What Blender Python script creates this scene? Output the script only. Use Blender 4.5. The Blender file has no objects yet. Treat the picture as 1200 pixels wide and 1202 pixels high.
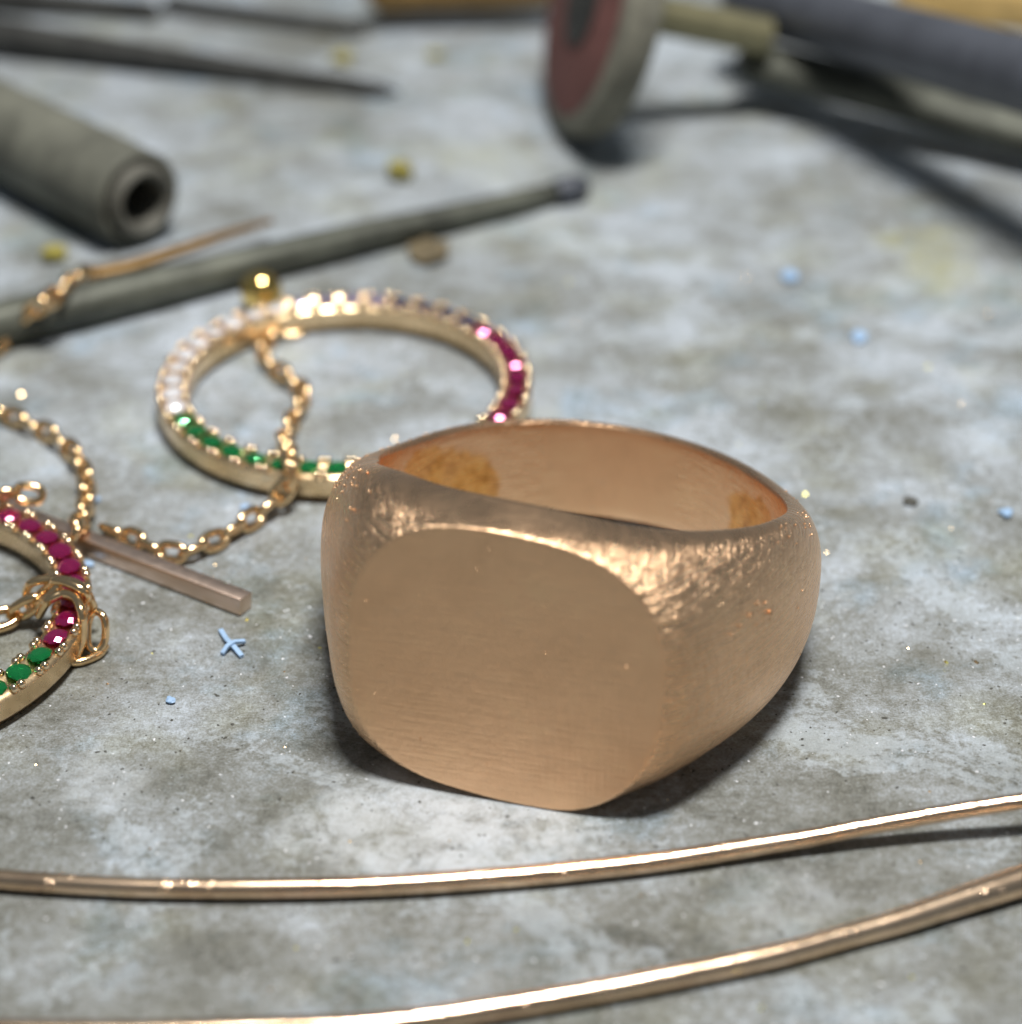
import bpy, bmesh, math, random
from mathutils import Vector, Matrix, noise

sc = bpy.context.scene
col = sc.collection
R = math.radians
PI = math.pi

# ------------------------------------------------------------------ camera (1 unit = 1 cm)
TH, DIST, FPX = R(32.5), 10.0, 2662.0
CAM = Vector((0, -DIST * math.cos(TH), DIST * math.sin(TH)))
FW = Vector((0, math.cos(TH), -math.sin(TH)))
UP = Vector((0, math.sin(TH), math.cos(TH)))
cd = bpy.data.cameras.new('camera')
cam = bpy.data.objects.new('camera', cd)
col.objects.link(cam)
cam.location = CAM
cam.rotation_euler = (PI / 2 - TH, 0, 0)
cd.sensor_width = 36
cd.sensor_fit = 'HORIZONTAL'
cd.lens = 36 * FPX / 1200
cd.clip_start = 0.05
cd.clip_end = 500
cd.dof.use_dof = True
cd.dof.focus_distance = 8.75
cd.dof.aperture_fstop = cd.lens * 1e-3 / (2 * 0.113)
cd.dof.aperture_blades = 0
sc.camera = cam

# ------------------------------------------------------------------ light: a bench lamp overhead, dim room
w = bpy.data.worlds.new('World')
sc.world = w
w.use_nodes = True
bgn = w.node_tree.nodes['Background']
bgn.inputs['Color'].default_value = (0.80, 0.90, 1.0, 1)
bgn.inputs['Strength'].default_value = 0.15
ld = bpy.data.lights.new('bench_lamp', 'AREA')
ld.shape = 'RECTANGLE'
ld.size = 7.5
ld.size_y = 3.4
ld.energy = 10200
ld.color = (1.0, 0.97, 0.93)
lamp = bpy.data.objects.new('bench_lamp', ld)
col.objects.link(lamp)
lamp.location = (2.2, -1.6, 25)
lamp.rotation_euler = (Vector((.8, 1.0, 0)) - lamp.location).to_track_quat('-Z', 'Y').to_euler()
sc.view_settings.view_transform = 'Standard'
sc.view_settings.look = 'None'
sc.view_settings.exposure = 0
sc.view_settings.gamma = 1
sc.cycles.max_bounces = 12
sc.cycles.glossy_bounces = 8
sc.cycles.sample_clamp_indirect = 6
sc.cycles.use_denoising = True


def gp(px, py, z=0.0):
    """a spot on the bench (or at height z) seen at px,py of the 1200 px photograph"""
    d = FW + (px - 600) / FPX * Vector((1, 0, 0)) - (py - 601) / FPX * UP
    return CAM + d * ((z - CAM.z) / d.z)


# ------------------------------------------------------------------ tags and objects
def tag(o, label=None, cat=None, group=None, kind=None):
    if label: o['label'] = label
    if cat: o['category'] = cat
    if group: o['group'] = group
    if kind: o['kind'] = kind
    return o


def empty(name, loc=(0, 0, 0)):
    o = bpy.data.objects.new(name, None)
    o.empty_display_size = 0.1
    col.objects.link(o)
    o.location = loc
    return o


def link(name, me, parent=None, mw=None):
    o = bpy.data.objects.new(name, me)
    col.objects.link(o)
    if parent is not None:
        o.parent = parent
        o.matrix_parent_inverse = Matrix.Translation(-Vector(parent.location))
    if mw is not None:
        o.matrix_basis = mw
    return o


def mesh(name, verts, faces, m, smooth=True):
    me = bpy.data.meshes.new(name)
    me.from_pydata([tuple(v) for v in verts], [], faces)
    me.update()
    me.materials.append(m)
    if smooth:
        me.shade_smooth()
    return me


# ------------------------------------------------------------------ materials
class NT:
    def __init__(s, name):
        s.m = bpy.data.materials.new(name)
        s.m.use_nodes = True
        s.t = s.m.node_tree
        s.b = s.t.nodes['Principled BSDF']
        s.tc = s.t.nodes.new('ShaderNodeTexCoord')

    def n(s, typ, **kw):
        n = s.t.nodes.new(typ)
        for k, v in kw.items():
            setattr(n, k, v)
        return n

    def l(s, a, b): s.t.links.new(a, b)

    def coord(s, scale=(1, 1, 1), rot=(0, 0, 0), loc=(0, 0, 0)):
        mp = s.n('ShaderNodeMapping')
        mp.inputs['Scale'].default_value = scale
        mp.inputs['Rotation'].default_value = rot
        mp.inputs['Location'].default_value = loc
        s.l(s.tc.outputs['Object'], mp.inputs['Vector'])
        return mp.outputs[0]

    def noise(s, scale, detail=4, rough=.6, co=None, dist=0.0):
        n = s.n('ShaderNodeTexNoise')
        n.inputs['Scale'].default_value = scale
        n.inputs['Detail'].default_value = detail
        n.inputs['Roughness'].default_value = rough
        n.inputs['Distortion'].default_value = dist
        s.l(co if co is not None else s.tc.outputs['Object'], n.inputs['Vector'])
        return n.outputs['Fac']

    def ramp(s, fac, stops):
        r = s.n('ShaderNodeValToRGB')
        el = r.color_ramp.elements
        while len(el) < len(stops): el.new(.5)
        for e, (p, c) in zip(el, stops):
            e.position = p
            e.color = (*c, 1) if len(c) == 3 else c
        s.l(fac, r.inputs['Fac'])
        return r.outputs['Color']

    def mix(s, fac, a, b, mode='MIX'):
        x = s.n('ShaderNodeMix', data_type='RGBA', blend_type=mode)
        for sock, v in ((x.inputs[0], fac), (x.inputs[6], a), (x.inputs[7], b)):
            if isinstance(v, (int, float)): sock.default_value = v
            elif isinstance(v, tuple): sock.default_value = (*v, 1)
            else: s.l(v, sock)
        return x.outputs[2]

    def math(s, op, a, b=0.0):
        x = s.n('ShaderNodeMath', operation=op)
        for sock, v in ((x.inputs[0], a), (x.inputs[1], b)):
            if isinstance(v, (int, float)): sock.default_value = v
            else: s.l(v, sock)
        return x.outputs[0]

    def bump(s, h, strength, dist, prev=None):
        b = s.n('ShaderNodeBump')
        b.inputs['Strength'].default_value = strength
        b.inputs['Distance'].default_value = dist
        s.l(h, b.inputs['Height'])
        if prev is not None: s.l(prev, b.inputs['Normal'])
        s.l(b.outputs[0], s.b.inputs['Normal'])
        return b.outputs[0]

    def set(s, **kw):
        for k, v in kw.items():
            sock = s.b.inputs[k.replace('_', ' ')]
            if isinstance(v, tuple): sock.default_value = (*v, 1) if len(v) == 3 else v
            elif isinstance(v, (int, float)): sock.default_value = v
            else: s.l(v, sock)
        return s.m


def mat_metal(name, c, rough, var=.12, bump=.15, scale=30, metallic=1.0):
    t = NT(name)
    f = t.noise(scale, 5, .65)
    f2 = t.noise(scale * .18, 3, .6)
    dark = tuple(x * (1 - var * 2) for x in c)
    t.set(Base_Color=t.mix(f2, dark, c), Metallic=metallic,
          Roughness=t.math('ADD', t.math('MULTIPLY', f, rough * .5), rough * .75))
    t.bump(f, bump, .01)
    return t.m


FACE_N = (-math.sin(R(14.5)) * math.cos(R(9)), -math.cos(R(14.5)) * math.cos(R(9)), math.sin(R(9)))


RING_HUB = .362


def ring_dir(d, z):
    """a spot on the finger hole wall, relative to the ring's hub"""
    al, ta = R(14.5), R(9)
    nx = Vector((-math.sin(al), -math.cos(al), 0))
    n = nx * math.cos(ta) + Vector((0, 0, math.sin(ta)))
    sd = Vector((math.cos(al), -math.sin(al), 0))
    u = -nx * math.sin(ta) + Vector((0, 0, math.cos(ta)))
    return .84 * math.cos(R(d)) * n + .84 * math.sin(R(d)) * sd + z * u


def mat_ring():
    t = NT('satin_rose_gold')
    # the face was finished flat and satin; the sides keep crossed file scratches
    geo = t.n('ShaderNodeNewGeometry')
    dot = t.n('ShaderNodeVectorMath', operation='DOT_PRODUCT')
    t.l(geo.outputs['True Normal'], dot.inputs[0])
    dot.inputs[1].default_value = FACE_N
    side = t.n('ShaderNodeMapRange')
    side.inputs['From Min'].default_value = .992
    side.inputs['From Max'].default_value = .93
    t.l(dot.outputs['Value'], side.inputs['Value'])
    side = side.outputs[0]
    s1 = t.noise(1.0, 3, .6, t.coord((6, 8, 84), rot=(.25, .5, .3)), .25)
    s2 = t.noise(1.0, 3, .6, t.coord((6, 88, 9), rot=(.9, .2, .7)), .25)
    s3 = t.noise(1.0, 3, .6, t.coord((70, 6, 8), rot=(.2, .9, -.5)), .25)
    g = t.noise(150, 3, .7)
    ham = t.noise(11, 3, .55)
    cloud = t.noise(4.2, 5, .65, dist=.4)
    cloud2 = t.noise(13, 4, .7)
    base = t.ramp(cloud, [(.25, (.88, .565, .335)), (.55, (.97, .63, .38)), (.8, (.99, .67, .40))])
    spots = t.ramp(cloud2, [(.60, (0, 0, 0)), (.75, (1, 1, 1))])
    base = t.mix(t.math('MULTIPLY', spots, .22), base, (.70, .50, .37))
    # gold-on-gold reflection painted amber on the inside wall, one patch each side
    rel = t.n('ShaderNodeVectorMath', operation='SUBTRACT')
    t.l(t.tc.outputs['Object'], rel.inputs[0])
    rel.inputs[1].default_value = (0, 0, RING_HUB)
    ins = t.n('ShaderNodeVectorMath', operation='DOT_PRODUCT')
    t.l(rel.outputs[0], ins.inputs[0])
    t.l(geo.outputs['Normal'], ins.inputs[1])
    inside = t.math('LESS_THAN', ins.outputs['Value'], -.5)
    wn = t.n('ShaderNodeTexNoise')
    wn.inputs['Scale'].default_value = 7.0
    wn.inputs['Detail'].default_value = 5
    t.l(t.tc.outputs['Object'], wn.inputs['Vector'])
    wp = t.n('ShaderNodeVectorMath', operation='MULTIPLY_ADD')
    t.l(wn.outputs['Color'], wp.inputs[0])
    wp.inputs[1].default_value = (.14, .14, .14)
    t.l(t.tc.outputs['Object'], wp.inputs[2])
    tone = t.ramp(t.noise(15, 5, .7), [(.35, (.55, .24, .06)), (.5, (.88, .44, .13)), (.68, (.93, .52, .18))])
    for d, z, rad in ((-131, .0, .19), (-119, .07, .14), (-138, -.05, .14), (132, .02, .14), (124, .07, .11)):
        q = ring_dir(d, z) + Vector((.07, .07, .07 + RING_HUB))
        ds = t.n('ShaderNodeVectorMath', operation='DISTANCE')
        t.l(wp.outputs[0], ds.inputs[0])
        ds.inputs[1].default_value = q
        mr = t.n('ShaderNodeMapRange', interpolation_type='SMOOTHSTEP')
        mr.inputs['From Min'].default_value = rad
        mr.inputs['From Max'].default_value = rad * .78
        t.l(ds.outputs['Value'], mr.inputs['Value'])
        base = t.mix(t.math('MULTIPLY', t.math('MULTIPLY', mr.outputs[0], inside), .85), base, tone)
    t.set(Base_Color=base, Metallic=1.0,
          Roughness=t.math('ADD', t.math('MULTIPLY', s1, .20), t.math('SUBTRACT', .34, t.math('MULTIPLY', side, .16))))
    k = t.math('ADD', t.math('MULTIPLY', side, .72), .28)
    # the flat top of the head was stoned smoother than the filed shoulders
    dotu = t.n('ShaderNodeVectorMath', operation='DOT_PRODUCT')
    t.l(geo.outputs['True Normal'], dotu.inputs[0])
    dotu.inputs[1].default_value = ring_dir(0, 1) - ring_dir(0, 0)
    sh = t.n('ShaderNodeMapRange', interpolation_type='SMOOTHSTEP')
    sh.inputs['From Min'].default_value = .99
    sh.inputs['From Max'].default_value = .84
    sh.inputs['To Min'].default_value = .45
    sh.inputs['To Max'].default_value = 3.2
    t.l(dotu.outputs['Value'], sh.inputs['Value'])
    k = t.math('MULTIPLY', k, sh.outputs[0])
    k = t.math('MULTIPLY', k, t.math('SUBTRACT', 1.0, t.math('MULTIPLY', inside, .72)))
    h = t.math('ADD', t.math('ADD', s1, s2), t.math('MULTIPLY', s3, .8))
    h = t.math('ADD', t.math('MULTIPLY', h, .0036), t.math('MULTIPLY', ham, .0035))
    h = t.math('MULTIPLY', h, k)
    b = t.bump(h, .8, 1.0)
    t.bump(g, .16, .006, b)
    return t.m


def mat_bench():
    t = NT('mottled_grey_bench_metal')
    big = t.noise(.9, 6, .62, t.coord((1, 1.15, 1), loc=(3.1, 1.7, 0)), .5)
    mid = t.noise(3.4, 7, .72, t.coord(loc=(8.2, 4, 0)), .4)
    fine = t.noise(27, 6, .75)
    grain = t.noise(95, 4, .8)
    hue = t.noise(1.6, 4, .6, t.coord(loc=(1.3, 9.4, 0)))
    v = t.math('ADD', t.math('MULTIPLY', big, .75), t.math('MULTIPLY', mid, .70))
    v = t.math('ADD', v, t.math('MULTIPLY', fine, .62))
    v = t.math('ADD', v, t.math('MULTIPLY', grain, .80))
    v = t.math('MULTIPLY', v, .350)
    # front of the bench darkened: lamp falloff painted in, along with ground-in dirt
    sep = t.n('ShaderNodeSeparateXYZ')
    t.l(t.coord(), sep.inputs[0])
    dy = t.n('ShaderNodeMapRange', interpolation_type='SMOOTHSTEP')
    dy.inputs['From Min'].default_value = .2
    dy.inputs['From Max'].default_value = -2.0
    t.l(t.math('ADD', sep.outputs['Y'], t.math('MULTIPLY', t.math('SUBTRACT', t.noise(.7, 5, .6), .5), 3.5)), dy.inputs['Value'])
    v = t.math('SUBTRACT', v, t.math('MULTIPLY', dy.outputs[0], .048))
    c = t.ramp(v, [(.38, (.085, .085, .070)), (.445, (.19, .19, .165)), (.50, (.31, .325, .325)),
                   (.555, (.47, .51, .55)), (.64, (.68, .72, .76))])
    olive = t.ramp(hue, [(.50, (0, 0, 0)), (.68, (1, 1, 1))])
    c = t.mix(t.math('MULTIPLY', olive, .6), c, t.mix(1.0, c, (.88, .83, .60), 'MULTIPLY'))
    blue = t.ramp(t.noise(2.6, 4, .6, t.coord(loc=(5, 2, 1))), [(.54, (0, 0, 0)), (.68, (1, 1, 1))])
    c = t.mix(t.math('MULTIPLY', blue, .6), c, t.mix(1.0, c, (.82, .99, 1.14), 'MULTIPLY'))
    scr = t.noise(1.0, 3, .6, t.coord((4, 75, 1), rot=(0, 0, .5)))
    scr = t.ramp(scr, [(.64, (0, 0, 0)), (.70, (1, 1, 1))])
    c = t.mix(t.math('MULTIPLY', scr, .25), c, (.50, .53, .56))
    # pale scuffed patches with ragged edges, and a few yellow stains
    worn = t.ramp(t.math('ADD', t.noise(1.25, 8, .68, t.coord(loc=(2.7, 6.1, 0)), .9), t.math('MULTIPLY', t.math('SUBTRACT', fine, .5), .25)),
                  [(.545, (0, 0, 0)), (.60, (1, 1, 1))])
    c = t.mix(t.math('MULTIPLY', worn, .34), c, (.56, .62, .67))
    grime = t.ramp(t.math('ADD', t.noise(2.1, 8, .70, t.coord(loc=(7.7, 3.3, 2)), .7), t.math('MULTIPLY', t.math('SUBTRACT', fine, .5), .25)),
                   [(.56, (0, 0, 0)), (.63, (1, 1, 1))])
    c = t.mix(t.math('MULTIPLY', grime, .28), c, (.17, .165, .135))
    wv = t.n('ShaderNodeTexNoise')
    wv.inputs['Scale'].default_value = 3.0
    t.l(t.tc.outputs['Object'], wv.inputs['Vector'])
    warp = t.n('ShaderNodeVectorMath', operation='MULTIPLY_ADD')
    t.l(wv.outputs['Color'], warp.inputs[0])
    warp.inputs[1].default_value = (.5, .5, 0)
    t.l(t.tc.outputs['Object'], warp.inputs[2])
    rag = t.ramp(t.noise(8, 8, .78, t.coord(loc=(4.4, 1.2, 0)), .5), [(.40, (.12, .12, .12)), (.56, (1, 1, 1))])
    STAIN = (.42, .40, .16)
    PALE = (.60, .63, .65)
    for px, py, rad, k, tint in ((1085, 285, .36, .45, STAIN), (1112, 322, .30, .45, STAIN), (940, 300, .25, .22, STAIN), (585, 185, .35, .25, STAIN),
                               (535, 178, .25, .25, STAIN), (470, 972, .50, .55, PALE), (600, 985, .42, .52, PALE), (360, 975, .26, .4, PALE), (110, 935, .24, .4, PALE),
                               (905, 1055, .30, .35, PALE)):
        p = gp(px, py) + Vector((.25, .25, 0))
        ds = t.n('ShaderNodeVectorMath', operation='DISTANCE')
        t.l(warp.outputs[0], ds.inputs[0])
        ds.inputs[1].default_value = p
        st = t.n('ShaderNodeMapRange', interpolation_type='SMOOTHSTEP')
        st.inputs['From Min'].default_value = rad
        st.inputs['From Max'].default_value = rad * .35
        t.l(ds.outputs['Value'], st.inputs['Value'])
        c = t.mix(t.math('MULTIPLY', t.math('MULTIPLY', st.outputs[0], k), rag), c, tint)
    c = t.mix(1.0, c, (.972, 1.0, 1.034), 'MULTIPLY')
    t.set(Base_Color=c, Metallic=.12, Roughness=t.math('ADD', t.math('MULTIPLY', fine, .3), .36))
    b = t.bump(fine, .35, .02)
    t.bump(grain, .55, .012, b)
    return t.m


def mat_plain(name, c, rough=.6, metallic=0.0, var=.25, scale=9, bump=.2):
    t = NT(name)
    f = t.noise(scale, 5, .65)
    t.set(Base_Color=t.ramp(f, [(.3, tuple(x * (1 - var) for x in c)), (.7, tuple(min(1, x * (1 + var)) for x in c))]),
          Metallic=metallic, Roughness=rough)
    t.bump(t.noise(scale * 5, 4, .7), bump, .02)
    return t.m


def mat_gem(name, c, trans=.35, rough=.06, ior=1.75, metal=.4):
    t = NT(name)
    t.set(Metallic=metal, Base_Color=c, Roughness=rough, IOR=ior, Transmission_Weight=trans, Coat_Weight=.6, Coat_Roughness=.03)
    return t.m


M = {}
M['ring'] = mat_ring()
M['bench'] = mat_bench()
M['rose'] = mat_metal('polished_rose_gold', (.88, .60, .38), .16, .06, .06, 24)
M['wire'] = mat_metal('drawn_rose_gold_wire', (.86, .63, .44), .22, .10, .10, 14)


def mat_wire():
    t = NT('drawn_rose_gold_wire')
    draw = t.noise(1.0, 4, .65, t.coord((2.2, 70, 70)))
    tarn = t.noise(2.3, 5, .65)
    nick = t.ramp(t.noise(7, 5, .7), [(.62, (0, 0, 0)), (.68, (1, 1, 1))])
    c = t.ramp(tarn, [(.32, (.66, .44, .29)), (.52, (.86, .63, .43)), (.75, (.92, .70, .50))])
    t.set(Base_Color=t.mix(t.math('MULTIPLY', nick, .35), c, (.50, .34, .24)), Metallic=1.0,
          Roughness=t.math('ADD', t.math('MULTIPLY', tarn, .16), t.math('ADD', .12, t.math('MULTIPLY', nick, .14))))
    b = t.bump(draw, .5, .003)
    t.bump(nick, .35, .006, b)
    return t.m


M['wire'] = mat_wire()
M['chain'] = mat_metal('yellow_gold_chain', (.95, .68, .38), .17, .05, .04, 40)
M['hoop'] = mat_metal('satin_yellow_gold', (.86, .63, .37), .28, .08, .10, 30)
M['bead'] = mat_metal('bright_gold_bead', (.97, .76, .50), .10, .02, .02, 30)
M['bar'] = mat_metal('brown_rose_gold_bar', (.84, .65, .53), .36, .12, .20, 20)
M['brass'] = mat_metal('tarnished_brass', (.24, .15, .06), .5, .25, .2, 12, .7)
M['ball'] = mat_metal('polished_yellow_gold', (.92, .66, .22), .12, .05, .03, 20)
M['steel'] = mat_plain('dull_grey_green_steel', (.085, .09, .072), .55, .35, .55, 3)
M['dark_steel'] = mat_plain('dark_blackened_steel', (.042, .043, .040), .6, .3, .55, 3)
M['slate'] = mat_plain('slate_grey_steel', (.085, .093, .112), .45, .35, .25, 3)
M['tube'] = mat_plain('dusty_grey_green_rubber', (.115, .117, .093), .75, 0, .45, 2.5)
M['tube_in'] = mat_plain('pale_grey_metal', (.15, .147, .125), .5, .4, .2, 5)
M['wheel_rim'] = mat_plain('grey_abrasive', (.17, .165, .13), .9, 0, .3, 9)
M['wheel_face'] = mat_plain('dusty_red_abrasive', (.15, .058, .050), .9, 0, .3, 5)
M['olive'] = mat_plain('olive_brass', (.22, .205, .12), .4, .6, .2, 5)
M['wood'] = mat_plain('golden_brown_wood', (.22, .13, .035), .5, .1, .3, 5)
M['tan'] = mat_plain('tan_brass_plate', (.62, .42, .16), .45, .3, .2, 4)
M['amber'] = mat_plain('amber_reflection_tint', (.78, .40, .11), .30, .92, .5, 13, .35)  # unassigned amber for the painted gold reflection
M['blue'] = mat_plain('light_blue_wax', (.30, .45, .66), .5, 0, .12, 20)
M['yellow'] = mat_plain('mustard_wax', (.30, .26, .05), .6, 0, .45, 12)
M['debris'] = mat_plain('brown_teal_scale', (.15, .12, .07), .6, .2, .5, 12)
M['dust_white'] = mat_plain('white_dust', (.72, .74, .78), .5, 0, .1, 9)
M['dust_dark'] = mat_plain('dark_grit', (.07, .07, .06), .7, 0, .3, 9)
M['dust_gold'] = mat_metal('gold_filings', (.95, .70, .40), .25, .05, .05, 30)
M['dust_green'] = mat_metal('greenish_brass_filings', (.85, .80, .25), .3, .05, .05, 30)
M['ruby'] = mat_gem('ruby', (.46, .014, .15), .6, .04)
M['emerald'] = mat_gem('emerald', (.006, .36, .085), .6, .04)
M['sapphire'] = mat_gem('sapphire', (.10, .10, .19), .35)
M['violet'] = mat_gem('pale_violet_sapphire', (.42, .35, .50), .3)
M['diamond'] = mat_gem('clear_stone', (.97, .97, 1.0), .12, .12, 2.2, .25)


# ------------------------------------------------------------------ mesh helpers
def catmull(pts, n):
    """resample a list of tuples (any length) to n points through a Catmull-Rom spline"""
    P = [tuple(p) for p in pts]
    P = [tuple(2 * a - b for a, b in zip(P[0], P[1]))] + P + [tuple(2 * a - b for a, b in zip(P[-1], P[-2]))]
    segs = len(P) - 3
    out = []
    for i in range(n):
        u = i / (n - 1) * segs
        k = min(int(u), segs - 1)
        t = u - k
        a, b, c, d = P[k:k + 4]
        out.append(tuple(.5 * (2 * y + (z - x) * t + (2 * x - 5 * y + 4 * z - q) * t * t +
                               (3 * y - x - 3 * z + q) * t ** 3) for x, y, z, q in zip(a, b, c, d)))
    return out


def sweep(path, m, name, ns=20, cap=True, up=Vector((0, 0, 1)), flat=None, wob=0.0):
    """tube along [(x,y,z,r)]; flat(i) gives (side, vertical) scale"""
    V, F = [], []
    n = len(path)
    for i, (x, y, z, r) in enumerate(path):
        a = Vector(path[max(i - 1, 0)][:3])
        b = Vector(path[min(i + 1, n - 1)][:3])
        T = (b - a).normalized()
        S = T.cross(up).normalized()
        U = S.cross(T).normalized()
        fs, fu = flat(i / (n - 1)) if flat else (1, 1)
        for k in range(ns):
            an = 2 * PI * k / ns
            q = 1 + (wob * noise.noise(Vector((x * 2, y * 2, k * .9))) if wob else 0)
            V.append(Vector((x, y, z)) + S * math.cos(an) * r * fs * q + U * math.sin(an) * r * fu * q)
    for i in range(n - 1):
        for k in range(ns):
            k2 = (k + 1) % ns
            F.append((i * ns + k, i * ns + k2, (i + 1) * ns + k2, (i + 1) * ns + k))
    if cap:
        F.append(tuple(range(ns - 1, -1, -1)))
        F.append(tuple((n - 1) * ns + k for k in range(ns)))
    me = mesh(name, V, F, m)
    me.set_sharp_from_angle(angle=R(50))
    return me


def lathe(prof, m, name, ns=48, closed=True, mw=None):
    """prof [(r,z)] turned round z"""
    V, F = [], []
    n = len(prof)
    for k in range(ns):
        a = 2 * PI * k / ns
        for r, z in prof:
            V.append(Vector((r * math.cos(a), r * math.sin(a), z)))
    for k in range(ns):
        k2 = (k + 1) % ns
        for j in range(n if closed else n - 1):
            j2 = (j + 1) % n
            F.append((k * n + j, k2 * n + j, k2 * n + j2, k * n + j2))
    if mw is not None:
        V = [mw @ v for v in V]
    me = mesh(name, V, F, m)
    me.set_sharp_from_angle(angle=R(40))
    return me


def bevel_box(name, sx, sy, sz, bev, m, seg=2):
    bm = bmesh.new()
    bmesh.ops.create_cube(bm, size=1)
    bmesh.ops.scale(bm, vec=(sx, sy, sz), verts=bm.verts)
    bmesh.ops.bevel(bm, geom=list(bm.edges), offset=bev, segments=seg, affect='EDGES', profile=.5)
    me = bpy.data.meshes.new(name)
    bm.to_mesh(me)
    bm.free()
    me.materials.append(m)
    me.shade_smooth()
    me.set_sharp_from_angle(angle=R(35))
    return me


def sphere(name, r, m, u=14, v=9):
    bm = bmesh.new()
    bmesh.ops.create_uvsphere(bm, u_segments=u, v_segments=v, radius=r)
    me = bpy.data.meshes.new(name)
    bm.to_mesh(me)
    bm.free()
    me.materials.append(m)
    me.shade_smooth()
    return me


def basis(X, Z, loc):
    """matrix with local x along X, local z as close as possible to Z"""
    X = X.normalized()
    Y = Z.cross(X).normalized()
    Zn = X.cross(Y)
    m = Matrix((X, Y, Zn)).transposed().to_4x4()
    m.translation = loc
    return m


# ================================================================== bench top
def bench():
    V, F = [], []
    x0, x1, y0, y1, st = -30, 30, -14, 40, 1.0
    nx, ny = int((x1 - x0) / st), int((y1 - y0) / st)
    for j in range(ny + 1):
        for i in range(nx + 1):
            V.append((x0 + i * st, y0 + j * st, 0))
    for j in range(ny):
        for i in range(nx):
            a = j * (nx + 1) + i
            F.append((a, a + 1, a + nx + 2, a + nx + 1))
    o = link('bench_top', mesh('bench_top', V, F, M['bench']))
    tag(o, 'mottled grey scratched metal bench top dusted with filings', kind='structure')


bench()


# ================================================================== signet ring
AL, TAU, DF, RI = R(14.5), R(9), 1.05, 0.84
NX = Vector((-math.sin(AL), -math.cos(AL), 0))
N_ = NX * math.cos(TAU) + Vector((0, 0, math.sin(TAU)))
S_ = Vector((math.cos(AL), -math.sin(AL), 0))
U_ = -NX * math.sin(TAU) + Vector((0, 0, math.cos(TAU)))
FACE_C = Vector((-.027, -1.900, .528))
RING_O = FACE_C - DF * N_
FACE = [(-0.573, -0.236), (-0.536, -0.315), (-0.476, -0.38), (-0.41, -0.425), (-0.277, -0.492), (-0.08, -0.535), (0.178, -0.534),
        (0.337, -0.511), (0.414, -0.479), (0.471, -0.425), (0.507, -0.358), (0.539, -0.271), (0.567, -0.172), (0.582, -0.073),
        (0.588, 0.064), (0.581, 0.164), (0.547, 0.272), (0.481, 0.354), (0.411, 0.418), (0.305, 0.474), (0.191, 0.511), (0.007, 0.532),
        (-0.107, 0.535), (-0.206, 0.527), (-0.305, 0.502), (-0.423, 0.455), (-0.498, 0.39), (-0.547, 0.312), (-0.575, 0.213),
        (-0.586, 0.074), (-0.588, -0.1)]


def smooth_face():
    """fit r(angle) of the hand-filed face outline with a few harmonics"""
    an = [(math.atan2(z, y), math.hypot(y, z)) for y, z in FACE]
    N, K = 360, 5
    an.sort()
    ext = [(a - 2 * PI, r) for a, r in an] + an + [(a + 2 * PI, r) for a, r in an]
    rr = []
    for i in range(N):
        a = -PI + 2 * PI * i / N
        for (a0, r0), (a1, r1) in zip(ext, ext[1:]):
            if a0 <= a < a1:
                rr.append(r0 + (r1 - r0) * (a - a0) / (a1 - a0))
                break
    co = []
    for k in range(K + 1):
        c = sum(r * math.cos(k * 2 * PI * i / N) for i, r in enumerate(rr)) * 2 / N
        s = sum(r * math.sin(k * 2 * PI * i / N) for i, r in enumerate(rr)) * 2 / N
        co.append((c, s))

    def f(a):
        t = a + PI
        return co[0][0] / 2 + sum(c * math.cos(k * t) + s * math.sin(k * t) for k, (c, s) in enumerate(co) if k)
    return f


face_r = smooth_face()


def face_z(y, top):
    """height of the face outline above (below) the local y"""
    lo, hi = 0.0, .75
    s = 1 if top else -1
    for _ in range(40):
        z = (lo + hi) / 2
        if math.hypot(y, z) < face_r(math.atan2(s * z, y)): lo = z
        else: hi = z
    return lo


def table(tab):
    """smooth periodic interpolation of {degrees: value}"""
    ks = sorted(tab)
    pts = [(k - 360, tab[k]) for k in ks] + [(k, tab[k]) for k in ks] + [(k + 360, tab[k]) for k in ks]

    def f(d):
        for i in range(1, len(pts) - 2):
            if pts[i][0] <= d < pts[i + 1][0]:
                (x0, a), (x1, b), (x2, c), (x3, e) = pts[i - 1:i + 3]
                t = (d - x1) / (x2 - x1)
                m1 = (c - a) / (x2 - x0) * (x2 - x1)
                m2 = (e - b) / (x3 - x1) * (x2 - x1)
                return ((2 * t ** 3 - 3 * t * t + 1) * b + (t ** 3 - 2 * t * t + t) * m1 +
                        (-2 * t ** 3 + 3 * t * t) * c + (t ** 3 - t * t) * m2)
    return f


W_TOP = table({-180: .226, -140: .236, -110: .238, -80: .345, -58: .46, -38: .543, -15: .551, 0: .541, 10: .529, 30: .480,
               50: .428, 65: .383, 80: .338, 100: .262, 122: .212, 150: .214})
W_BOT = table({-180: .205, -120: .23, -90: .31, -60: .43, -35: .522, -12: .548, 0: .550, 15: .548, 35: .50,
               60: .41, 90: .30, 120: .22, 150: .205})
EDGE_R = table({-180: .985, -120: .985, -90: .985, -75: .987, -60: 1.0, -45: 1.075, -30: 1.205, 30: 1.205, 45: 1.115,
                60: 1.055, 75: 1.02, 90: 1.0, 120: .985})


def hole_r(d):
    """finger hole radius: the wall was left thicker at the left shoulder"""
    return RI - .080 * math.exp(-((d + 74) / 21) ** 2)


def sprof(t, d):
    """domed cross-section; the head is squarer than the shoulders and shank"""
    k = max(0.0, 1 - abs(d) / 38)
    k = k * k * (3 - 2 * k)
    return max(0.0, 1 - abs(t) ** (2.5 + 5.5 * k)) ** (1 / (2.2 + .8 * k))


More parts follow.
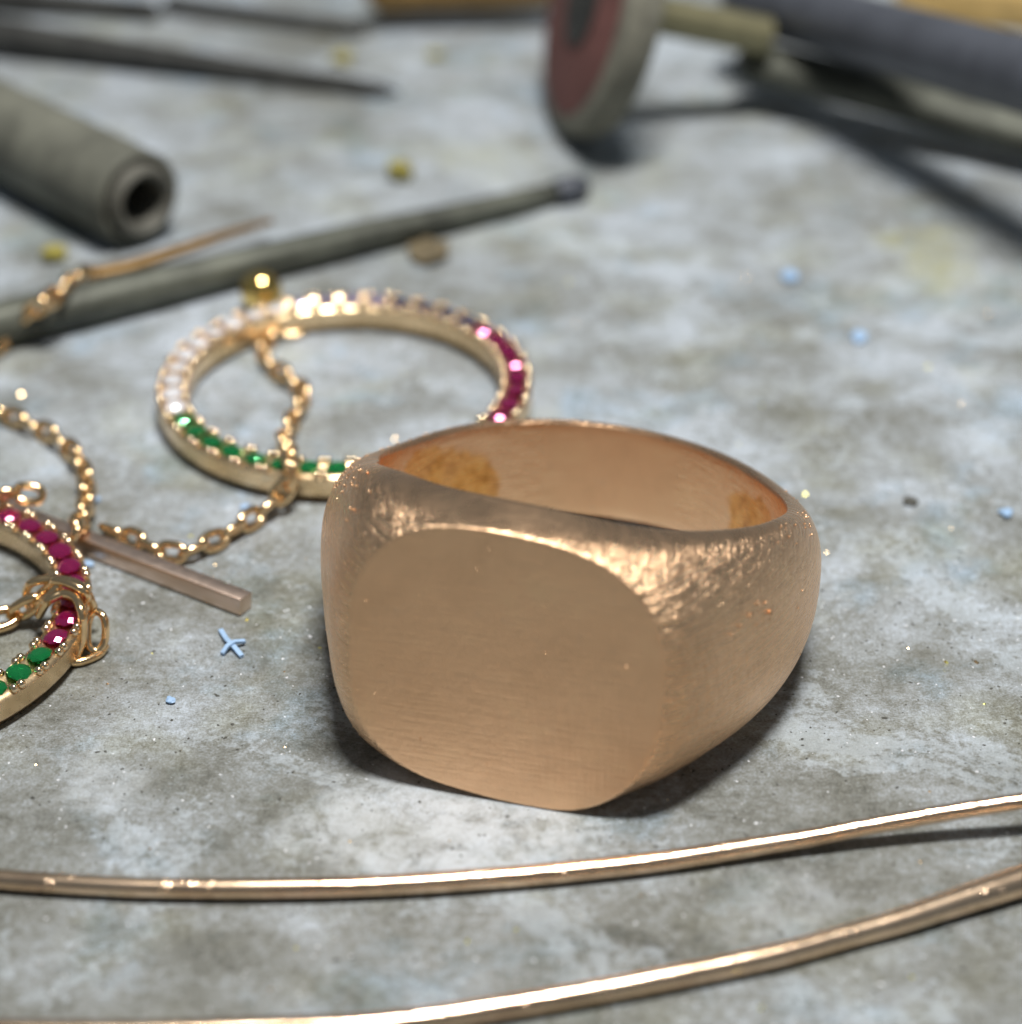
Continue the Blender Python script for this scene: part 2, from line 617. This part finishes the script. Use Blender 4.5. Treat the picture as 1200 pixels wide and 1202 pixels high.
def over(d, r):
    """flat top of the head sloping gently up from the face edge to the finger hole"""
    k = max(0.0, 1 - abs(d) / 45)
    k = k * k * (3 - 2 * k)
    return .030 * k * max(0.0, 1 - (r - RI) / (DF - RI))


def under(d, r):
    """how far the underside is filed up towards the finger hole, so the head stands on its face edge"""
    k = max(0.0, 1 - abs(d) / 75)
    k = k * k * (3 - 2 * k)
    return .075 * k * max(0.0, 1 - (r - RI) / (DF - RI))


def r0_raw(d, top):
    if abs(d) >= 30: return EDGE_R(d)
    a = R(d)
    y = DF * math.tan(a)
    if abs(y) > .575: 
        return EDGE_R(d)
    z = face_z(y, top)
    s = sprof(min(.985, z / (W_TOP(d) if top else W_BOT(d))), d)
    return RI + (DF / math.cos(a) - RI) / s


R0 = {}
for top in (True, False):
    raw = [r0_raw(-180 + i * .5, top) for i in range(720)]
    g = [math.exp(-.5 * (k / 5) ** 2) for k in range(-15, 16)]
    sg = sum(g)
    R0[top] = [sum(raw[(i + k - 15) % 720] * g[k] for k in range(31)) / sg for i in range(720)]


def r0(d, top):
    u = (d + 180) / .5 % 720
    i = int(u)
    return R0[top][i] * (1 - (u - i)) + R0[top][(i + 1) % 720] * (u - i)


def ring_point(d, t):
    """outer skin of the ring in ring coordinates: d degrees round the finger hole, t from -1 (bottom rim) to 1 (top rim)"""
    top = t >= 0
    wv = W_TOP(d) if top else W_BOT(d)
    k = min(1, max(0, (abs(d) - 25) / 15))
    ra, rb = r0(d, True), r0(d, False)
    rr = ra if top else rb
    if abs(t) < .35:
        q = .5 + t / .7
        q = q * q * (3 - 2 * q)
        rr = rb * (1 - q) + ra * q
    ri = hole_r(d)
    r = ri + (rr - ri) * sprof(t, d)
    c = math.cos(R(d))
    if c > .2:
        lim = DF / c
        kk = .0042
        x = r - lim
        if x > 30 * kk: r = lim
        elif x > -30 * kk: r = r - kk * math.log(1 + math.exp(x / kk))
    z = t * wv
    if t > 0: z += over(d, r)
    if t < 0: z += under(d, r) * t * t
    return Vector((r * c, r * math.sin(R(d)), z))


def ring_world(p):
    return RING_O + p.x * N_ + p.y * S_ + p.z * U_


def signet():
    NO, ND = 150, 900
    # finer steps across the head than round the shank
    ds = []
    for i in range(ND):
        u = -1 + 2 * i / ND
        ds.append(180 * (.55 * u + .45 * u ** 3))
    V, F = [], []
    ts = [-math.cos(PI * (j + .5) / NO) for j in range(NO)]
    ts = [math.copysign(abs(t) ** .9, t) for t in ts]
    inner = 15
    n = NO + inner
    for d in ds:
        c, s = math.cos(R(d)), math.sin(R(d))
        for t in ts:
            V.append(ring_world(ring_point(d, t)))
        wt, wb = W_TOP(d) + over(d, RI), W_BOT(d) - under(d, RI)
        zs = [(.012, wt - .001), (.003, wt - .006), (0, wt - .016)] + \
             [(0, (wt - .016) + (-(wb - .016) - (wt - .016)) * (k + 1) / (inner - 5)) for k in range(inner - 6)] + \
             [(0, -(wb - .016)), (.003, -(wb - .006)), (.012, -(wb - .001))]
        for dr, z in zs:
            r = hole_r(d) + dr
            V.append(ring_world(Vector((r * c, r * s, z))))
    for i in range(ND):
        i2 = (i + 1) % ND
        for j in range(n):
            j2 = (j + 1) % n
            F.append((i * n + j, i2 * n + j, i2 * n + j2, i * n + j2))
    zmin = min(v.z for v in V)
    lo = Vector((RING_O.x, RING_O.y, 0))
    V = [v - lo - Vector((0, 0, zmin - .002)) for v in V]
    root = empty('signet_ring', lo)
    tag(root, 'chunky satin rose gold signet ring with blank cushion face, lying on its side', 'ring')
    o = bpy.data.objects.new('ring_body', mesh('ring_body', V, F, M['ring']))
    col.objects.link(o)
    o.parent = root
    lift = -zmin + .002
    return lo, lift


RING_LO, RING_LIFT = signet()


def ring_filings():
    rnd = random.Random(5)
    V, F = [], []
    spots = []
    for _ in range(70): spots.append((rnd.gauss(-72, 16), rnd.uniform(.72, .97), rnd.uniform(.004, .009)))
    for _ in range(22): spots.append((rnd.gauss(85, 14), rnd.uniform(.78, .98), rnd.uniform(.004, .009)))
    for _ in range(40): spots.append((rnd.uniform(-170, -90), rnd.uniform(.85, .98), rnd.uniform(.004, .008)))
    for _ in range(8): spots.append((rnd.gauss(46, 7), rnd.gauss(.40, .10), rnd.uniform(.006, .013)))
    for _ in range(40): spots.append((rnd.uniform(-60, 80), rnd.uniform(-.8, .9), rnd.uniform(.003, .006)))
    for d, t, r in spots:
        t = max(-.97, min(.985, t))
        p = ring_world(ring_point(d, t)) + Vector((0, 0, RING_LIFT))
        b = len(V)
        ax = [Vector((rnd.gauss(0, 1), rnd.gauss(0, 1), rnd.gauss(0, 1))).normalized() for _ in range(1)][0]
        q = ax.orthogonal().normalized()
        s = ax.cross(q)
        for v in (ax, q, s, -ax, -q, -s):
            V.append(p + v * r * rnd.uniform(.6, 1.3))
        for f in ((0, 1, 2), (0, 2, 4), (0, 4, 5), (0, 5, 1), (3, 2, 1), (3, 4, 2), (3, 5, 4), (3, 1, 5)):
            F.append(tuple(b + k for k in f))
    o = link('metal_filings', mesh('metal_filings', V, F, M['ring']))
    tag(o, 'bright gold filings clinging to the rims and shoulders of the signet ring', 'filings', kind='stuff')


ring_filings()

# ================================================================== gemstone hoops
def gem_mesh(name, r, m):
    V, F = [], []
    n = 8
    rings = [(.56 * r, .30 * r, 0), (.84 * r, .16 * r, .5), (1.0 * r, 0, 0), (.55 * r, -.45 * r, .5)]
    for rad, z, off in rings:
        for k in range(n):
            a = 2 * PI * (k + off) / n
            V.append((rad * math.cos(a), rad * math.sin(a), z))
    V.append((0, 0, -.8 * r))
    F.append(tuple(range(n)))
    for k in range(n):
        k2 = (k + 1) % n
        F += [(k, n + k, k2), (k2, n + k, n + k2)]
        F += [(n + k, 2 * n + k2, n + k2), (n + k, 2 * n + k, 2 * n + k2)]
        F += [(2 * n + k, 3 * n + k, 2 * n + k2), (2 * n + k2, 3 * n + k, 3 * n + k2)]
        F += [(3 * n + k, 4 * n, 3 * n + k2)]
    return mesh(name, V, F, m, smooth=False)


GEM_R, BEAD_R = .0515, .0190
gems = {k: gem_mesh('gemstone', GEM_R, M[k]) for k in ('ruby', 'emerald', 'sapphire', 'violet', 'diamond')}
bead_me = sphere('bead', BEAD_R, M['bead'], 12, 8)
RO_H, RI_H, H_H = .885, .740, .138


def hoop(center, label, kinds, n, phase, tilt=None):
    root = empty('gemstone_hoop', (center.x, center.y, 0))
    tag(root, label, 'hoop', 'gem set gold hoops')
    b = .012
    prof = [(RI_H + .035, 0), (RO_H - .038, 0), (RO_H - .006, .038), (RO_H, .052), (RO_H, H_H - b), (RO_H - b, H_H), (RO_H - .03, H_H + .004), (RO_H - .05, H_H - .012),
            (RI_H + .05, H_H - .012), (RI_H + .03, H_H + .004), (RI_H + b, H_H), (RI_H, H_H - b), (RI_H, .05), (RI_H + .006, .036)]
    if tilt is None:
        mw = Matrix.Identity(4)
    else:
        mw = tilt
    band = bpy.data.objects.new('hoop_band', lathe(prof, M['hoop'], 'hoop_band', 144))
    col.objects.link(band)
    band.parent = root
    band.matrix_basis = mw
    rm = (RO_H + RI_H) / 2
    rnd = random.Random(3)
    for i in range(n):
        a = phase + 2 * PI * i / n
        deg = math.degrees(a) % 360
        k = kinds(deg, rnd)
        g = bpy.data.objects.new('gemstone', gems[k])
        col.objects.link(g)
        g.parent = root
        g.matrix_basis = mw @ Matrix.Translation((rm * math.cos(a), rm * math.sin(a), H_H + .010)) @ \
            Matrix.Rotation(a + rnd.uniform(-.3, .3), 4, 'Z') @ Matrix.Rotation(rnd.uniform(-.16, .16), 4, 'X') @ Matrix.Rotation(rnd.uniform(-.16, .16), 4, 'Y')
        g['label'] = {'ruby': 'ruby pink', 'emerald': 'emerald green', 'sapphire': 'dark blue', 'violet': 'pale violet',
                      'diamond': 'clear sparkling'}[k] + ' gemstone'
        a2 = a + PI / n
        for rr, da in ((rm - .058, -.020), (rm - .058, .020), (rm + .058, -.0215), (rm + .058, .0215)):
            p = bpy.data.objects.new('bead', bead_me)
            col.objects.link(p)
            p.parent = root
            p.matrix_basis = mw @ Matrix.Translation((rr * math.cos(a2 + da), rr * math.sin(a2 + da), H_H + .007))
    return root


def kinds1(d, rnd):
    if 200 <= d <= 330: return 'emerald'
    if d > 330 or d < 42: return 'ruby'
    if d < 92: return 'sapphire' if rnd.random() < .8 else 'violet'
    if d < 118: return 'violet' if rnd.random() < .7 else 'diamond'
    return 'diamond'


def kinds2(d, rnd):
    if 195 <= d <= 340: return 'emerald'
    if d > 340 or d < 95: return 'ruby'
    return 'sapphire' if d < 150 else 'diamond'


c1 = gp(405, 446, H_H)
hoop(c1, 'gem set gold hoop behind the signet ring, with green, clear, violet and red stones', kinds1, 40, .02)
c2 = Vector((-2.585, -.944, 0))
hoop(c2, 'gem set gold hoop cut off at the left edge, with chain wrapped round its stones', kinds2, 40, .06)

o = link('ball_stud', sphere('ball_stud', .108, M['ball'], 28, 18), None, Matrix.Translation(gp(307, 341, .108)))
tag(o, 'small polished yellow gold ball behind the far rim of the rainbow hoop', 'gold ball')

# ================================================================== chains
def link_mesh(name, L, Wd, wr, m, nu=22, nv=9):
    V, F = [], []
    hl, hw = L / 2 - wr, Wd / 2 - wr
    for i in range(nu):
        a = 2 * PI * i / nu
        c, s = math.cos(a), math.sin(a)
        e = 2 / 2.5
        p = Vector((hl * math.copysign(abs(c) ** e, c), hw * math.copysign(abs(s) ** e, s), 0))
        nrm = Vector((c / hl, s / hw, 0)).normalized()
        for k in range(nv):
            b = 2 * PI * k / nv
            V.append(p + nrm * wr * math.cos(b) + Vector((0, 0, wr * math.sin(b))))
    for i in range(nu):
        i2 = (i + 1) % nu
        for k in range(nv):
            k2 = (k + 1) % nv
            F.append((i * nv + k, i2 * nv + k, i2 * nv + k2, i * nv + k2))
    return mesh(name, V, F, m)


LINK = link_mesh('link', .154, .106, .0182, M['chain'])
LINK_BIG = link_mesh('link', .20, .115, .019, M['chain'])


def chain(label, pts, cat='chain', pitch=.106, me=LINK, group=None, roll0=.8, seed=1):
    dense = [Vector(p) for p in catmull(pts, 60 * len(pts))]
    root = empty('gold_chain', (dense[0].x, dense[0].y, 0))
    tag(root, label, cat, group)
    rnd = random.Random(seed)
    acc, last, k, stops = 0, dense[0], 0, [dense[0]]
    for p in dense[1:]:
        acc += (p - last).length
        last = p
        if acc >= pitch:
            stops.append(p.copy())
            acc = 0
    for a, b in zip(stops, stops[1:]):
        T = (b - a)
        roll = (roll0 if k % 2 else roll0 - PI / 2) + rnd.uniform(-.22, .22)
        Z = Matrix.Rotation(roll, 3, T.normalized()) @ Vector((0, 0, 1))
        o = bpy.data.objects.new('link', me)
        col.objects.link(o)
        o.parent = root
        o.matrix_basis = Matrix.Translation(-root.location) @ basis(T, Z, (a + b) / 2)
        k += 1
    return root


def gz(px, py, z): 
    p = gp(px, py, z)
    return (p.x, p.y, p.z)


CZ = .045
chain('fine gold chain curving from the left edge down to the brown gold bar',
      [gz(-60, 470, CZ), gz(0, 484, CZ), (gz(40, 500, CZ)), gz(75, 520, CZ), gz(98, 550, CZ), gz(102, 585, CZ),
       gz(93, 615, .12), gz(86, 634, .17)], seed=2)
chain('gold chain running from the brown gold bar over the rainbow hoop near rim',
      [gz(122, 620, CZ), gz(150, 630, CZ), gz(180, 643, CZ), gz(208, 651, CZ), gz(240, 640, CZ), gz(275, 622, CZ), gz(312, 597, .06),
       gz(335, 575, .10), gz(342, 556, .20), gz(340, 535, .20), gz(334, 515, .08), gz(346, 488, CZ), gz(357, 462, CZ), gz(342, 445, CZ),
       gz(318, 428, CZ), gz(308, 408, CZ), gz(325, 388, CZ), gz(362, 384, CZ)], seed=3)
chain('blurred gold chain lying over the long grey rod at the left edge',
      [gz(-40, 425, .06), gz(0, 402, .06), gz(20, 378, .10), gz(50, 357, .26), gz(75, 338, .24), gz(96, 322, .17), gz(118, 316, .08)],
      me=LINK_BIG, pitch=.135, seed=4)
chain('heavier gold chain links wrapped over and under the pink stoned hoop',
      [gz(-60, 745, .05), gz(-10, 730, .05), gz(22, 720, .06), gz(44, 705, .13), gz(58, 690, .20), gz(78, 688, .24), gz(98, 698, .22), gz(108, 712, .17)],
      me=LINK_BIG, pitch=.135, roll0=.4, seed=6)
chain('short bit of gold chain behind the far rim of the pink stoned hoop',
      [gz(-10, 582, .20), gz(15, 578, .20), gz(45, 580, .19), gz(62, 592, .16)], seed=8)

# two long clasp wires laid across the wrapped hoop
def jump_ring(pts, r, label):
    pth = [(*p, r) for p in catmull(pts, 50)]
    o = link('wire_loop', sweep(pth, M['chain'], 'wire_loop', 12))
    tag(o, label, 'wire loop')


jump_ring([gz(36, 716, .06), gz(31, 698, .12), gz(38, 684, .19), gz(62, 680, .205), (gz(88, 684, .205)), gz(102, 696, .19), gz(110, 714, .12)], .019,
          'upper bent gold wire crossing the pink stoned hoop')
jump_ring([gz(46, 722, .10), gz(56, 706, .20), gz(74, 697, .225), gz(88, 702, .225), gz(96, 720, .20), gz(97, 748, .10), gz(90, 770, .03)], .019,
          'lower bent gold wire crossing the pink stoned hoop beside its first green stone')
jump_ring([gz(104, 724, .14), gz(114, 718, .16), gz(123, 728, .14), gz(123, 752, .06), gz(114, 764, .03), gz(104, 758, .05), gz(103, 736, .11), gz(106, 724, .145)], .016,
          'open oval gold loop standing outside the pink stoned hoop')
jump_ring([gz(84, 778, .02), gz(98, 776, .02), gz(116, 768, .02), gz(124, 758, .025)], .017,
          'gold wire end lying on the bench below the open oval loop')


# ================================================================== square bar
def bar():
    a, b = gp(-70, 571, .042), gp(289, 709, .042)
    a.z = b.z = .042
    L = (b - a).length
    o = link('square_bar', bevel_box('square_bar', L, .082, .080, .008, M['bar']), None,
             basis(b - a, Vector((0, .12, 1)), (a + b) / 2))
    tag(o, 'dull brown rose gold square bar lying behind the pink stoned hoop', 'metal bar')


bar()

# ================================================================== foreground wires
def kinked(pts, seed):
    """a hand-straightened wire: slight uneven bends and thickness"""
    out = []
    for i, (x, y, z, r) in enumerate(catmull(pts, 240)):
        q = Vector((x * 1.1, seed * 7.3, 0))
        k = Vector((x * 3.5, seed * 2.9, 4))
        out.append((x, y + .012 * noise.noise(q) + .0025 * noise.noise(k), z, r * (1 + .035 * noise.noise(k * 1.3))))
    return out


def wires():
    pts = []
    for px, py, z, r in ((-60, 1023, .040, .038), (0, 1031, .040, .038), (150, 1040, .040, .039), (300, 1043, .040, .040), (450, 1040, .040, .040),
                         (600, 1030, .040, .040), (700, 1021, .040, .040), (800, 1009, .041, .039), (900, 993, .047, .038), (960, 983, .058, .036),
                         (1030, 969, .080, .034), (1110, 955, .105, .034), (1200, 940, .135, .033), (1270, 928, .16, .033)):
        p = gp(px, py, z)
        pts.append((p.x, p.y, z, r * .92))
    o = link('gold_wire', sweep(kinked(pts, 1), M['wire'], 'gold_wire', 28))
    tag(o, 'round rose gold wire nearest the signet ring, right end lifted off the bench', 'wire', 'rose gold wires')
    pts = []
    for px, py, z, r in ((-60, 1208, .042, .041), (0, 1211, .042, .041), (150, 1213, .042, .041), (300, 1208, .042, .041), (430, 1202, .042, .041),
                         (550, 1188, .041, .040), (700, 1164, .041, .040), (800, 1145, .041, .040), (900, 1124, .041, .040),
                         (1000, 1098, .042, .041), (1060, 1081, .044, .043), (1120, 1061, .047, .048), (1200, 1034, .052, .054), (1270, 1012, .056, .058)):
        p = gp(px, py, z)
        pts.append((p.x, p.y, z, r))

    def flat(t):
        k = min(1, max(0, (t - .68) / .25))
        return (1 + .10 * k, 1 - .05 * k)
    o = link('gold_wire', sweep(kinked(pts, 2), M['wire'], 'gold_wire', 28, flat=flat))
    tag(o, 'rose gold wire along the bottom edge with a hammered flattened right end', 'wire', 'rose gold wires')


wires()

# ================================================================== long grey rod
def rod():
    root = empty('steel_rod', (gp(130, 350).x, gp(130, 350).y, 0))
    tag(root, 'long tapering grey green steel rod with a dark rounded tip', 'steel rod')
    P = []
    for px, py, r in ((-160, 402, .112), (-40, 388, .112), (60, 366, .110), (130, 350, .106), (270, 316, .097), (400, 285, .088), (520, 257, .078), (600, 239, .069), (655, 226, .058)):
        p = gp(px, py, r)
        P.append((p.x, p.y, r, r))
    o = bpy.data.objects.new('rod_shaft', sweep([(x - root.location.x, y - root.location.y, z, r) for x, y, z, r in catmull(P, 70)],
                                                M['steel'], 'rod_shaft', 22, wob=.10))
    col.objects.link(o)
    o.parent = root
    a, b = gp(652, 227, .070), gp(692, 217, .074)
    a.z = b.z = .076
    T = []
    for k in range(15):
        u = k / 14
        p = a.lerp(b, u)
        r = .076 * math.sqrt(max(.02, 1 - max(0, (u - .45) / .55) ** 2)) * (.9 + .1 * min(1, u * 3))
        T.append((p.x - root.location.x, p.y - root.location.y, .076, r))
    o = bpy.data.objects.new('rod_tip', sweep(T, M['slate'], 'rod_tip', 22))
    col.objects.link(o)
    o.parent = root


rod()

def brass_needle():
    P = []
    for px, py, z, r in ((100, 323, .09, .050), (150, 313, .10, .050), (215, 292, .12, .042), (260, 277, .13, .036), (318, 259, .13, .022)):
        p = gp(px, py, z)
        P.append((p.x, p.y, z, r))
    o = link('brass_strip', sweep(catmull(P, 40), M['brass'], 'brass_strip', 14, flat=lambda t: (1.1, .7)))
    tag(o, 'narrow tarnished brass strip tapering to a point behind the grey rod', 'brass strip')


brass_needle()

# ================================================================== hollow tube at left
def tube():
    r = .262
    a, b = gp(-230, 34, r), gp(164, 234, r)
    a.z = b.z = r
    L = (b - a).length
    root = empty('hollow_tube', (b.x, b.y, 0))
    tag(root, 'thick dusty grey green tube with an open dark hollow end at the left', 'tube')
    mw = basis(b - a, Vector((0, 0, 1)), Vector((0, 0, r)))
    rot = mw @ Matrix.Rotation(PI / 2, 4, 'Y')      # lathe z -> along the tube, towards the open end
    prof = [(r * .985, -L), (r, -.06), (r * .99, -.012), (r * .95, 0), (r * .86, 0), (r * .82, -.012), (r * .82, -L)]
    o = bpy.data.objects.new('tube_wall', lathe(prof, M['tube'], 'tube_wall', 56, mw=rot))
    col.objects.link(o)
    o.parent = root
    q = r * .76
    prof = [(q, -L), (q, .02), (q * .96, .05), (q * .85, .065), (q * .68, .04), (q * .60, -.03), (q * .58, -L)]
    o = bpy.data.objects.new('tube_liner', lathe(prof, M['tube_in'], 'tube_liner', 48, mw=rot))
    col.objects.link(o)
    o.parent = root


tube()

# ================================================================== abrasive wheel on its mandrel
def wheel():
    Rw, tk = .78, .22
    ax = Vector((.95, .20, -.27)).normalized()          # from the wheel towards the handle
    c = gp(712, 20, .80)
    low = Rw * math.sqrt(1 - ax.z ** 2) + tk / 2 * abs(ax.z)
    c = gp(708, 4, low)
    root = empty('abrasive_wheel', (c.x, c.y, 0))
    tag(root, 'small abrasive wheel with a dusty red face standing on its edge', 'abrasive wheel')
    X = ax
    m = basis(X, Vector((0, 0, 1)), Vector((0, 0, c.z))) @ Matrix.Rotation(PI / 2, 4, 'Y')
    h = tk / 2
    prof = [(.16, -h), (Rw - .09, -h), (Rw - .02, -h + .02), (Rw, -h + .05), (Rw, h - .05), (Rw - .03, h), (.16, h)]
    o = bpy.data.objects.new('wheel_rim', lathe(prof, M['wheel_rim'], 'wheel_rim', 64, mw=m))
    col.objects.link(o)
    o.parent = root
    prof = [(.20, -h - .012), (Rw - .14, -h - .012), (Rw - .11, -h - .004), (Rw - .11, -h + .04), (.20, -h + .04)]
    o = bpy.data.objects.new('wheel_face', lathe(prof, M['wheel_face'], 'wheel_face', 64, mw=m))
    col.objects.link(o)
    o.parent = root
    prof = [(.001, -h - .05), (.10, -h - .05), (.14, -h - .03), (.27, -h - .025), (.27, -h + .03), (.001, -h + .03)]
    o = bpy.data.objects.new('hub_washer', lathe(prof, M['dark_steel'], 'hub_washer', 40, mw=m))
    col.objects.link(o)
    o.parent = root
    prof = [(.001, h - .04), (.24, h - .04), (.24, h + .03), (.14, h + .05), (.115, h + .05), (.115, 1.05), (.001, 1.05)]
    o = bpy.data.objects.new('mandrel', lathe(prof, M['olive'], 'mandrel', 32, closed=False, mw=m))
    col.objects.link(o)
    o.parent = root


wheel()

# ================================================================== tools at the back
def tube_tool(name, label, cat, A, B, mk, taper=1.0, flat=None, ns=24, group=None, parent=None, zA=None):
    """round-ended bar between two points (x,y,z,r)"""
    a, b = Vector(A[:3]), Vector(B[:3])
    P = []
    n = 24
    for k in range(n + 1):
        u = k / n
        p = a.lerp(b, u)
        r = A[3] + (B[3] - A[3]) * u
        e = min(u, 1 - u) * (b - a).length
        if e < r: r *= math.sqrt(max(.08, 1 - (1 - e / r) ** 2))
        P.append((p.x, p.y, p.z, r))
    o = link(name, sweep(P, M[mk], name, ns, flat=flat))
    if label: tag(o, label, cat, group)
    return o


def at(px, py, z, r):
    p = gp(px, py, z)
    return (p.x, p.y, z, r)


tube_tool('tool_handle', 'slate grey round tool handle slanting up at the top right corner', 'tool handle',
          at(862, -6, .48, .19), at(1290, 112, 1.02, .20), 'slate')
tube_tool('steel_bar', 'flat grey steel bar lying under the slate tool handle', 'steel bar',
          at(868, 66, .30, .15), at(1300, 176, .20, .17), 'steel', flat=lambda t: (1.2, .75))
tube_tool('dark_file', 'dark slim file crossing the top left corner of the bench', 'file',
          at(-160, 20, .15, .15), at(470, 108, .05, .04), 'dark_steel')
tube_tool('dark_file', 'thin dark needle file at the very top left', 'file',
          at(-120, -12, .10, .10), at(190, 14, .07, .07), 'dark_steel')
tube_tool('dark_file', 'faint thin dark file above the left centre, left of the brown handle', 'file',
          at(190, 4, .06, .06), at(430, 36, .05, .05), 'dark_steel')
tube_tool('wooden_handle', 'golden brown wooden handle cut off by the top edge left of the wheel', 'handle',
          at(425, -14, .26, .17), at(680, -18, .26, .15), 'wood')
o = link('brass_plate', bevel_box('brass_plate', 1.8, 1.1, .25, .03, M['tan']), None,
         Matrix.Translation(Vector(at(1190, -40, 1.0, 0)[:3])) @ Matrix.Rotation(-.28, 4, 'Z'))
tag(o, 'tan brass block at the top right corner behind the tool handle', 'metal block')
o.location.z = .126
g = gp(1200, -20, .2)
o.location.x, o.location.y = g.x + .15, g.y + .15

# ================================================================== wax crumbs and flakes
def crumb(name, label, cat, px, py, size, mk, seed, squash=.5, group=None):
    rnd = random.Random(seed)
    bm = bmesh.new()
    bmesh.ops.create_icosphere(bm, subdivisions=2, radius=1)
    for v in bm.verts:
        n = noise.noise(v.co * 1.3 + Vector((seed * 3.1, 0, 0)))
        v.co *= 1 + .55 * n
        v.co.z *= squash
        v.co *= size
        v.co.x *= 1.25
    zmin = min(v.co.z for v in bm.verts)
    bmesh.ops.translate(bm, verts=bm.verts, vec=(0, 0, -zmin + .001))
    me = bpy.data.meshes.new(name)
    bm.to_mesh(me)
    bm.free()
    me.materials.append(M[mk])
    o = link(name, me, None, Matrix.Translation(gp(px, py, 0)) @ Matrix.Rotation(rnd.uniform(0, 6), 4, 'Z'))
    tag(o, label, cat, group)


BG = 'light blue wax flecks on the bench'
for i, (px, py, s, lab) in enumerate((
        (200, 824, .018, 'tiny light blue wax fleck midway between wax shaving and long wire'),
        (288, 597, .020, 'light blue wax fleck just under the near rim of the rainbow hoop'),
        (113, 588, .018, 'light blue wax fleck right of the chain that curves to the bar'),
        (104, 664, .022, 'light blue wax fleck touching the pink stones, below the square bar'),
        (1010, 399, .042, 'light blue wax fleck on open bench above right of the signet ring'),
        (928, 329, .045, 'light blue wax fleck highest on the open bench, below the wheel'),
        (1181, 605, .030, 'light blue wax fleck by the right edge of the photo'),
        (367, 312, .032, 'blurred light blue wax fleck between the grey rod and the rainbow hoop'),
        (212, 640, .014, 'tiny light blue wax fleck inside a chain link by the square bar'))):
    crumb('wax_fleck', lab, 'wax fleck', px, py, s, 'blue', 20 + i, .45, BG)


def x_fleck():
    V, F = [], []
    # two curled shavings crossing
    def strip(pts, w):
        b = len(V)
        n = len(pts)
        for i, p in enumerate(pts):
            q = pts[min(i + 1, n - 1)] - pts[max(i - 1, 0)]
            s = Vector((-q.y, q.x, 0)).normalized() * w
            for dz in (0, .012):
                V.append(p + s + Vector((0, 0, dz)))
                V.append(p - s + Vector((0, 0, dz)))
        for i in range(n - 1):
            k = b + i * 4
            for f in ((k, k + 1, k + 5, k + 4), (k + 2, k + 6, k + 7, k + 3), (k, k + 4, k + 6, k + 2), (k + 1, k + 3, k + 7, k + 5)):
                F.append(f)
        F.append((b, b + 2, b + 3, b + 1))
        k = b + (n - 1) * 4
        F.append((k, k + 1, k + 3, k + 2))
    strip([gp(259, 741, .004), gp(266, 752, .012), gp(274, 760, .012), gp(284, 772, .004)], .010)
    strip([gp(261, 769, .004), gp(267, 760, .020), gp(275, 755, .022), gp(288, 754, .012)], .009)
    o = link('wax_shaving', mesh('wax_shaving', V, F, M['blue'], smooth=False))
    tag(o, 'light blue curled wax shaving shaped like an x below the end of the bar', 'wax shaving')


x_fleck()
YG = 'mustard yellow crumbs among the tools'
crumb('wax_crumb', 'mustard yellow crumb on open bench just above the grey rod', 'crumb', 470, 210, .065, 'yellow', 41, .8, YG)
crumb('wax_crumb', 'mustard yellow crumb under the hollow tube beside the blurred chain', 'crumb', 64, 306, .055, 'yellow', 42, .8, YG)
crumb('wax_crumb', 'blurred yellow crumb at the tip of the dark slim file', 'crumb', 402, 74, .06, 'yellow', 43, .6, YG)
crumb('wax_crumb', 'small blurred yellow crumb highest on the bench left of the wheel', 'crumb', 512, 68, .05, 'yellow', 44, .5, YG)
crumb('scale_flake', 'brown and teal flake lying below the middle of the grey rod', 'flake', 505, 299, .11, 'debris', 45, .25)
crumb('scale_flake', 'small dark grey flake alone on the bench right of the signet ring', 'flake', 1068, 590, .03, 'dust_dark', 46, .3)


# ================================================================== dust and filings strewn over the bench
def dust(name, label, mk, n, s0, s1, seed, xr=(-3.4, 3.4), yr=(-3.6, 2.5)):
    rnd = random.Random(seed)
    V, F = [], []
    for _ in range(n):
        x, y = rnd.uniform(*xr), rnd.uniform(*yr)
        s = rnd.uniform(s0, s1) * (1 + .8 * (rnd.random() ** 6))
        a = rnd.uniform(0, 6.28)
        e = rnd.uniform(1, 1.9)
        b = len(V)
        for k in range(5):
            t = a + k * 2 * PI / 5
            px, py = math.cos(t) * s * e, math.sin(t) * s
            V.append((x + px * math.cos(a) - py * math.sin(a), y + px * math.sin(a) + py * math.cos(a), rnd.uniform(-.2, .2) * s))
        V.append((x, y, s * rnd.uniform(.5, 1.0)))
        for k in range(5):
            F.append((b + k, b + (k + 1) % 5, b + 5))
    o = link(name, mesh(name, V, F, M[mk], smooth=False))
    tag(o, label, 'dust', kind='stuff')


dust('pale_dust', 'pale grains of dust strewn over the grey bench', 'dust_white', 2200, .0018, .0046, 1)
dust('dark_grit', 'dark grains of grit strewn over the grey bench', 'dust_dark', 3800, .0022, .0055, 2)
dust('gold_filings', 'tiny gold filings glinting on the grey bench', 'dust_gold', 90, .003, .007, 3)
dust('brass_filings', 'tiny greenish yellow filings glinting on the grey bench', 'dust_green', 55, .004, .009, 4)
